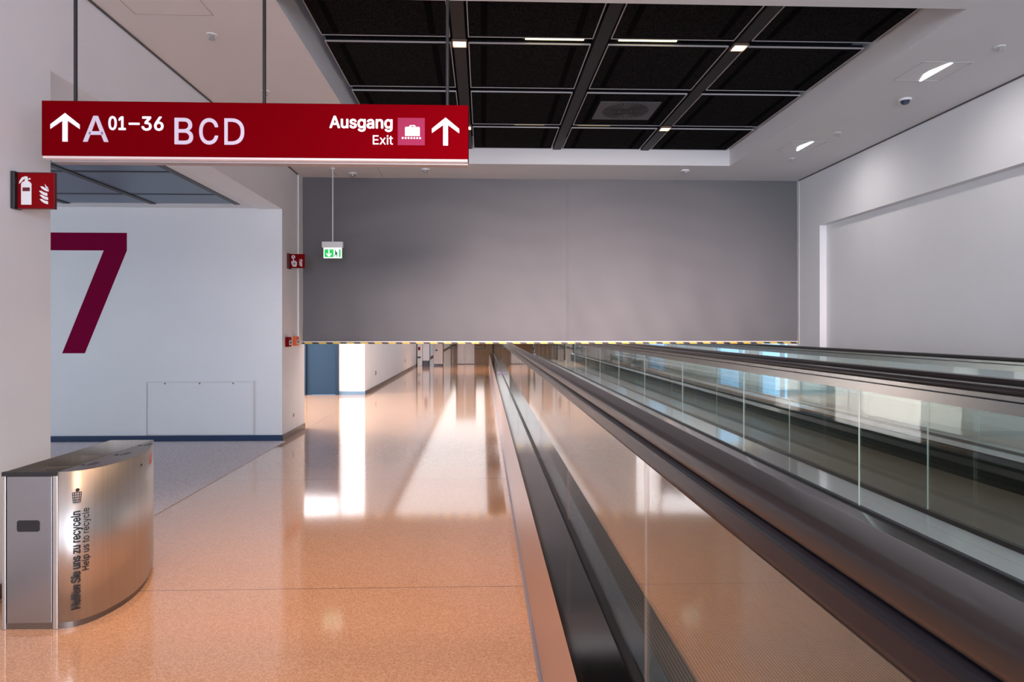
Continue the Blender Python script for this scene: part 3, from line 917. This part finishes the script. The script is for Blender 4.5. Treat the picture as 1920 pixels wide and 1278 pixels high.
def on_arc(s, off=0.0):
    i = 0
    while i < len(SL) - 2 and SL[i + 1] < s: i += 1
    f = (s - SL[i]) / (SL[i + 1] - SL[i])
    a, b_ = ARC[i], ARC[i + 1]
    p = Vector((a[0] + (b_[0] - a[0]) * f, a[1] + (b_[1] - a[1]) * f))
    d = Vector((b_[0] - a[0], b_[1] - a[1])).normalized()
    return Vector((p.x + d.y * off, p.y - d.x * off, 0))


def arc_fn(u, v, w):     # u runs up the bin, v towards the front corner
    p = on_arc(-v, w + .0038); p.z = u; return p


put('recycling_lettering', text_bm('Helfen Sie uns zu recyceln', .083, .545, -.102, -.053, arc_fn, .0008, bold=.0014), INK, sh)
put('recycling_lettering', text_bm('Help us to recycle', .257, .552, -.136, -.098, arc_fn, .0008), INK, sh)
bm = bmesh.new(); fa = lambda s, z, w: arc_fn(z, -s, w)
s0, s1, zb, zt = .060, .096, .585, .632
for k in range(5):
    s = s0 + .004 + (s1 - s0 - .008) * k / 4
    poly(bm, [(s - .0014, zb), (s + .0014, zb), (s + .0014 + (k - 2) * .0018, zt), (s - .0014 + (k - 2) * .0018, zt)], fa, .0008)
for k in range(5):
    z = zb + (zt - zb) * k / 4; e = .0036 * k / 4
    poly(bm, [(s0 + .0035 - e, z - .0014), (s1 - .0035 + e, z - .0014), (s1 - .0035 + e, z + .0014), (s0 + .0035 - e, z + .0014)], fa, .0009)
poly(bm, circle(.080, .644, .008, 12), fa, .0008)
put('basket_symbol', bm, INK, sh)
bm = bmesh.new()
for r in range(2):
    for k in range(3):
        s = .70 + k * .028; z = .640 + r * .030
        poly(bm, [(s, z), (s + .019, z), (s + .019, z + .007), (s + .008, z + .010), (s + .019, z + .015), (s + .019, z + .021), (s, z + .021)], fa, .0008)
put('red_mark', bm, REDINK, sh)
bm = bmesh.new(); cyl(bm, on_arc(.52) + Vector((0, 0, .675)), on_arc(.52, .006) + Vector((0, 0, .675)), .006, seg=12); put('lock', bm, BLACKM, sh)
for (yy, xx) in ((3.30, -1.93), (3.56, -1.91), (3.84, -1.93)):
    bm = bmesh.new()
    poly(bm, [(xx - .040, yy), (xx - .016, yy), (xx - .016, yy + .012), (xx - .028, yy + .012), (xx - .028, yy + .030), (xx - .040, yy + .030)], lambda a, b_, w: Vector((a, b_, BT + w)), .0006)
    poly(bm, [(xx - .008, yy), (xx + .002, yy), (xx + .002, yy + .085), (xx - .008, yy + .085)], lambda a, b_, w: Vector((a, b_, BT + w)), .0006)
    poly(bm, [(xx + .012, yy + .01), (xx + .019, yy + .01), (xx + .019, yy + .075), (xx + .012, yy + .075)], lambda a, b_, w: Vector((a, b_, BT + w)), .0006)
    put('sorting_label', bm, INK, shelf)

# ------------------------------------------------------------------ moving walkways
ZB = .483                       # deck height
UT = CAMH - .211                # top of the handrail
YW0, YW1 = -2.9, 25.2
XA, XB, XCc, XD = .405, 1.93, 2.235, 3.92


def sweep(section, path):
    """sweep a closed (x, n) section along a path of (y, z); n points up out of the path"""
    bm = bmesh.new(); rings = []
    for i, (y, z) in enumerate(path):
        a = path[max(i - 1, 0)]; b_ = path[min(i + 1, len(path) - 1)]
        d = Vector((b_[0] - a[0], b_[1] - a[1])).normalized(); n = Vector((-d.y, d.x))
        rings.append([bm.verts.new((x, y + n.x * q, z + n.y * q)) for x, q in section])
    m = len(section)
    for i in range(len(rings) - 1):
        for k in range(m):
            bm.faces.new((rings[i][k], rings[i][(k + 1) % m], rings[i + 1][(k + 1) % m], rings[i + 1][k]))
    bm.faces.new(rings[0][::-1]); bm.faces.new(rings[-1])
    return bm


def rail_path(z, r):
    p = []
    for k in range(13):
        a = PI * 1.0 * k / 12
        p.append((YW0 + r - r * math.sin(PI - a) if False else YW0 + r - r * math.sin(a), z - 2 * r + r - r * math.cos(a)))
    n = 60
    for k in range(1, n):
        p.append((YW0 + r + (YW1 - YW0 - 2 * r) * k / n, z))
    for k in range(13):
        a = PI * k / 12
        p.append((YW1 - r + r * math.sin(a), z - r + r * math.cos(a)))
    return p


def rounded(x, w, h, r=.012, n=5):
    """rounded section w wide, top at 0, bottom at -h"""
    pts = []
    for (cx, cy, a0) in ((x + w / 2 - r, -r, 0), (x - w / 2 + r, -r, PI / 2), (x - w / 2 + r, -h + r, PI), (x + w / 2 - r, -h + r, 1.5 * PI)):
        for k in range(n + 1):
            a = a0 + PI / 2 * k / n
            pts.append((cx + r * math.cos(a), cy + r * math.sin(a)))
    return pts


def balustrade(t, xg, guide, edge, joint0, side, rx=0.0, rw=.074):
    """side: +1 when the belt lies to the right of the glass"""
    R = (UT - ZB) / 2 - .001
    put('handrail', sweep(rounded(xg + rx, rw, .031 if not rx else .040, .013), rail_path(UT, R)), RUBBER, t, smooth=True)
    for nm, sec, m in guide:
        put(nm, sweep([(xg + a, q) for a, q in sec], rail_path(UT, R)), m, t)
    y = joint0
    while y - 1.5 > YW0 + .30: y -= 1.5
    edges = [YW0 + .30] + [y + 1.5 * k for k in range(40) if YW0 + .5 < y + 1.5 * k < YW1 - .5] + [YW1 - .30]
    for a, b_ in zip(edges[:-1], edges[1:]):
        bm = bmesh.new(); box(bm, xg - .003, xg + .003, a + .001, b_ - .001, ZB - .02, UT - .06)
        bm.normal_update()
        for f in bm.faces:
            f.material_index = 1 if abs(f.normal.y) > .5 else 0
        put('glass_pane', bm, [GLASS, edge], t)
    put('glass_gasket', bx(xg - .013, xg + .013, YW0 + .1, YW1 - .1, ZB - .02, ZB + .012), GASKET, t)
    # inner sloping deck, then skirt down to the belt
    bm = bmesh.new()
    xi = xg + side * .095
    poly(bm, [(xg + side * .010, ZB), (xi, ZB - .030), (xi, ZB - .045), (xg + side * .010, ZB - .02)], lambda a, b_, w: Vector((a, YW0 + .05 + w, b_)), YW1 - YW0 - .1)
    put('inner_deck', bm, FACET, t)
    xa, xb = sorted((xi, xi - side * .012))
    put('skirt', bx(xa, xb, YW0 + .05, YW1 - .05, .20, ZB - .032), SKIRT, t)


def band(w, a, b_):
    return [(-w / 2, -a), (w / 2, -a), (w / 2, -b_), (-w / 2, -b_)]


GUIDE_NEAR = [('rail_guide', [(a - .011, q - .041) for a, q in rounded(0, .058, .057, .017)], DARKCH)]
GUIDE_FAR = [('rail_guide', band(.040, .031, .050), PROFILE), ('rail_channel', band(.044, .050, .056), DARKCH), ('glass_clamp', band(.038, .056, .101), PROFILE)]


def walkway(x0, x1, label, jl, jr, g0, e0):
    t = thing('moving_walkway', ((x0 + x1) / 2, (YW0 + YW1) / 2, 0), label, 'moving walkway', 'parallel moving walkways')
    balustrade(t, x0, g0, e0, jl, +1, *((-.011, .066) if g0 is GUIDE_NEAR else ()))
    balustrade(t, x1, GUIDE_FAR, GEDGE, jr, -1)
    put('belt', bx(x0 + .10, x1 - .10, YW0, YW1, .18, .222), BELT, t)
    put('truss', bx(x0 + .02, x1 - .02, YW0 + .02, YW1 - .02, 0.0, .18), SKIRT, t)
    return t


w1 = walkway(XA, XB, 'nearer moving walkway with glass sides along the bright orange floor', 1.63, 3.33, GUIDE_NEAR, DARKEDGE)
w2 = walkway(XCc, XD, 'farther moving walkway with glass sides along the right wall', 3.25, 5.10, GUIDE_FAR, GEDGE)
# outer deck and side cladding of the nearer walkway
put('outer_deck', bx(.246, XA - .010, YW0, YW1, ZB - .03, ZB), DECK, w1)
bm = bmesh.new(); poly(bm, [(.232, 0), (.246, ZB - .004), (.246, ZB - .03), (.40, ZB - .03), (.40, 0)], lambda a, b_, w: Vector((a, YW0 + .01 + w, b_)), YW1 - YW0 - .02)
put('side_cladding', bm, CLAD, w1)
put('base_trim', bx(.221, .232, YW0, YW1, 0, .02), mat('base_trim', (0.42, 0.42, 0.52), 0.4, 0.6), w1)
put('deck_plate', bx(.30, XA - .015, 13.3, 14.1, ZB, ZB + .006), mat('plate_violet', (0.16, 0.12, 0.17), 0.5), w1)
XM = (XB + XCc) / 2
put('outer_deck', bx(XB + .010, XM, YW0, YW1, ZB - .03, ZB), MIDDECK, w1)
put('outer_deck', bx(XM + .001, XCc - .010, YW0, YW1, ZB - .03, ZB), MIDDECK, w2)
put('outer_deck', bx(XD + .010, 4.08, YW0, YW1, ZB - .03, ZB), MIDDECK, w2)
put('side_cladding', bx(XD + .02, 4.07, YW0 + .01, YW1 - .01, 0, ZB - .03), CLAD, w2)

# ------------------------------------------------------------------ far end of the hall, seen under the curtain
FYD = 26.0
t = thing('info_terminal', (-2.25, 25.4, 0), 'white service cabinet with navy base at the far end of the left wall', 'cabinet')
put('body', bx(-2.27, -2.02, 25.1, 25.6, .20, 1.9, bev=.01), MACHINE, t)
put('base', bx(-2.25, -2.04, 25.12, 25.58, 0, .20), NAVY, t)
put('side_panel', bx(-2.47, -2.28, 25.1, 25.6, .0, 1.9, bev=.01), ALU, t)
put('red_stripe', bx(-2.44, -2.36, 25.085, 25.10, .60, .72), FIRE_RED, t)
put('display', bx(-2.20, -2.08, 25.085, 25.10, 1.2, 1.6), NAVY, t)
put('handle', bx(-2.46, -2.34, 25.06, 25.10, .30, .36), NAVY, t)
t = thing('steel_cabinet', (-1.7, 25.6, 0), 'brown grey metal cabinet beside the far white cabinet', 'cabinet')
put('body', bx(-1.88, -1.52, 25.3, 25.9, .06, 1.8, bev=.01), GREYC, t)
put('plinth', bx(-1.86, -1.54, 25.32, 25.88, 0, .06), NAVY, t)
put('lock', bx(-1.80, -1.72, 25.28, 25.30, .56, .62), BLACKM, t)
for i, (a, b_) in enumerate(((-1.24, -1.05), (-.27, .08), (.60, .90))):
    t = thing('stand', ((a + b_) / 2, FYD, 0), ['dark legged stand at the far end, left of the grey double door', 'dark legged stand at the far end, right of the grey double door', 'dark legged stand at the far end, beside the near walkway'][i], 'stand', 'dark legged stands at the far end')
    for xx in (a, b_):
        for yy in (FYD, FYD + .35):
            put('leg', bx(xx - .02, xx + .02, yy - .02, yy + .02, 0, .64), BROWN, t)
    put('shelf', bx(a - .03, b_ + .03, FYD - .03, FYD + .38, .62, .66), BLACKM, t)
    bm = bmesh.new(); box(bm, a - .03, a + .01, FYD - .03, FYD + .38, .66, 1.02); box(bm, b_ - .01, b_ + .03, FYD - .03, FYD + .38, .66, 1.02)
    put('side_frame', bm, BLACKM, t)
d = thing('door_2', (-.65, 26.4, 0), None, None); d['kind'] = 'structure'
put('door_leaf', bx(-1.00, -.74, 26.38, 26.42, .02, 2.1), GREYC, d)
put('door_leaf', bx(-.68, -.33, 26.38, 26.42, .02, 2.1), GREYC, d)
bm = bmesh.new(); box(bm, -1.06, -1.0, 26.34, 26.46, 0, 2.2); box(bm, -.33, -.27, 26.34, 26.46, 0, 2.2); box(bm, -1.06, -.27, 26.34, 26.46, 2.1, 2.2)
put('door_frame', bm, BROWN, d)
put('light_gap', bx(-.735, -.685, 26.39, 26.41, .02, 2.1), PICTO, d)
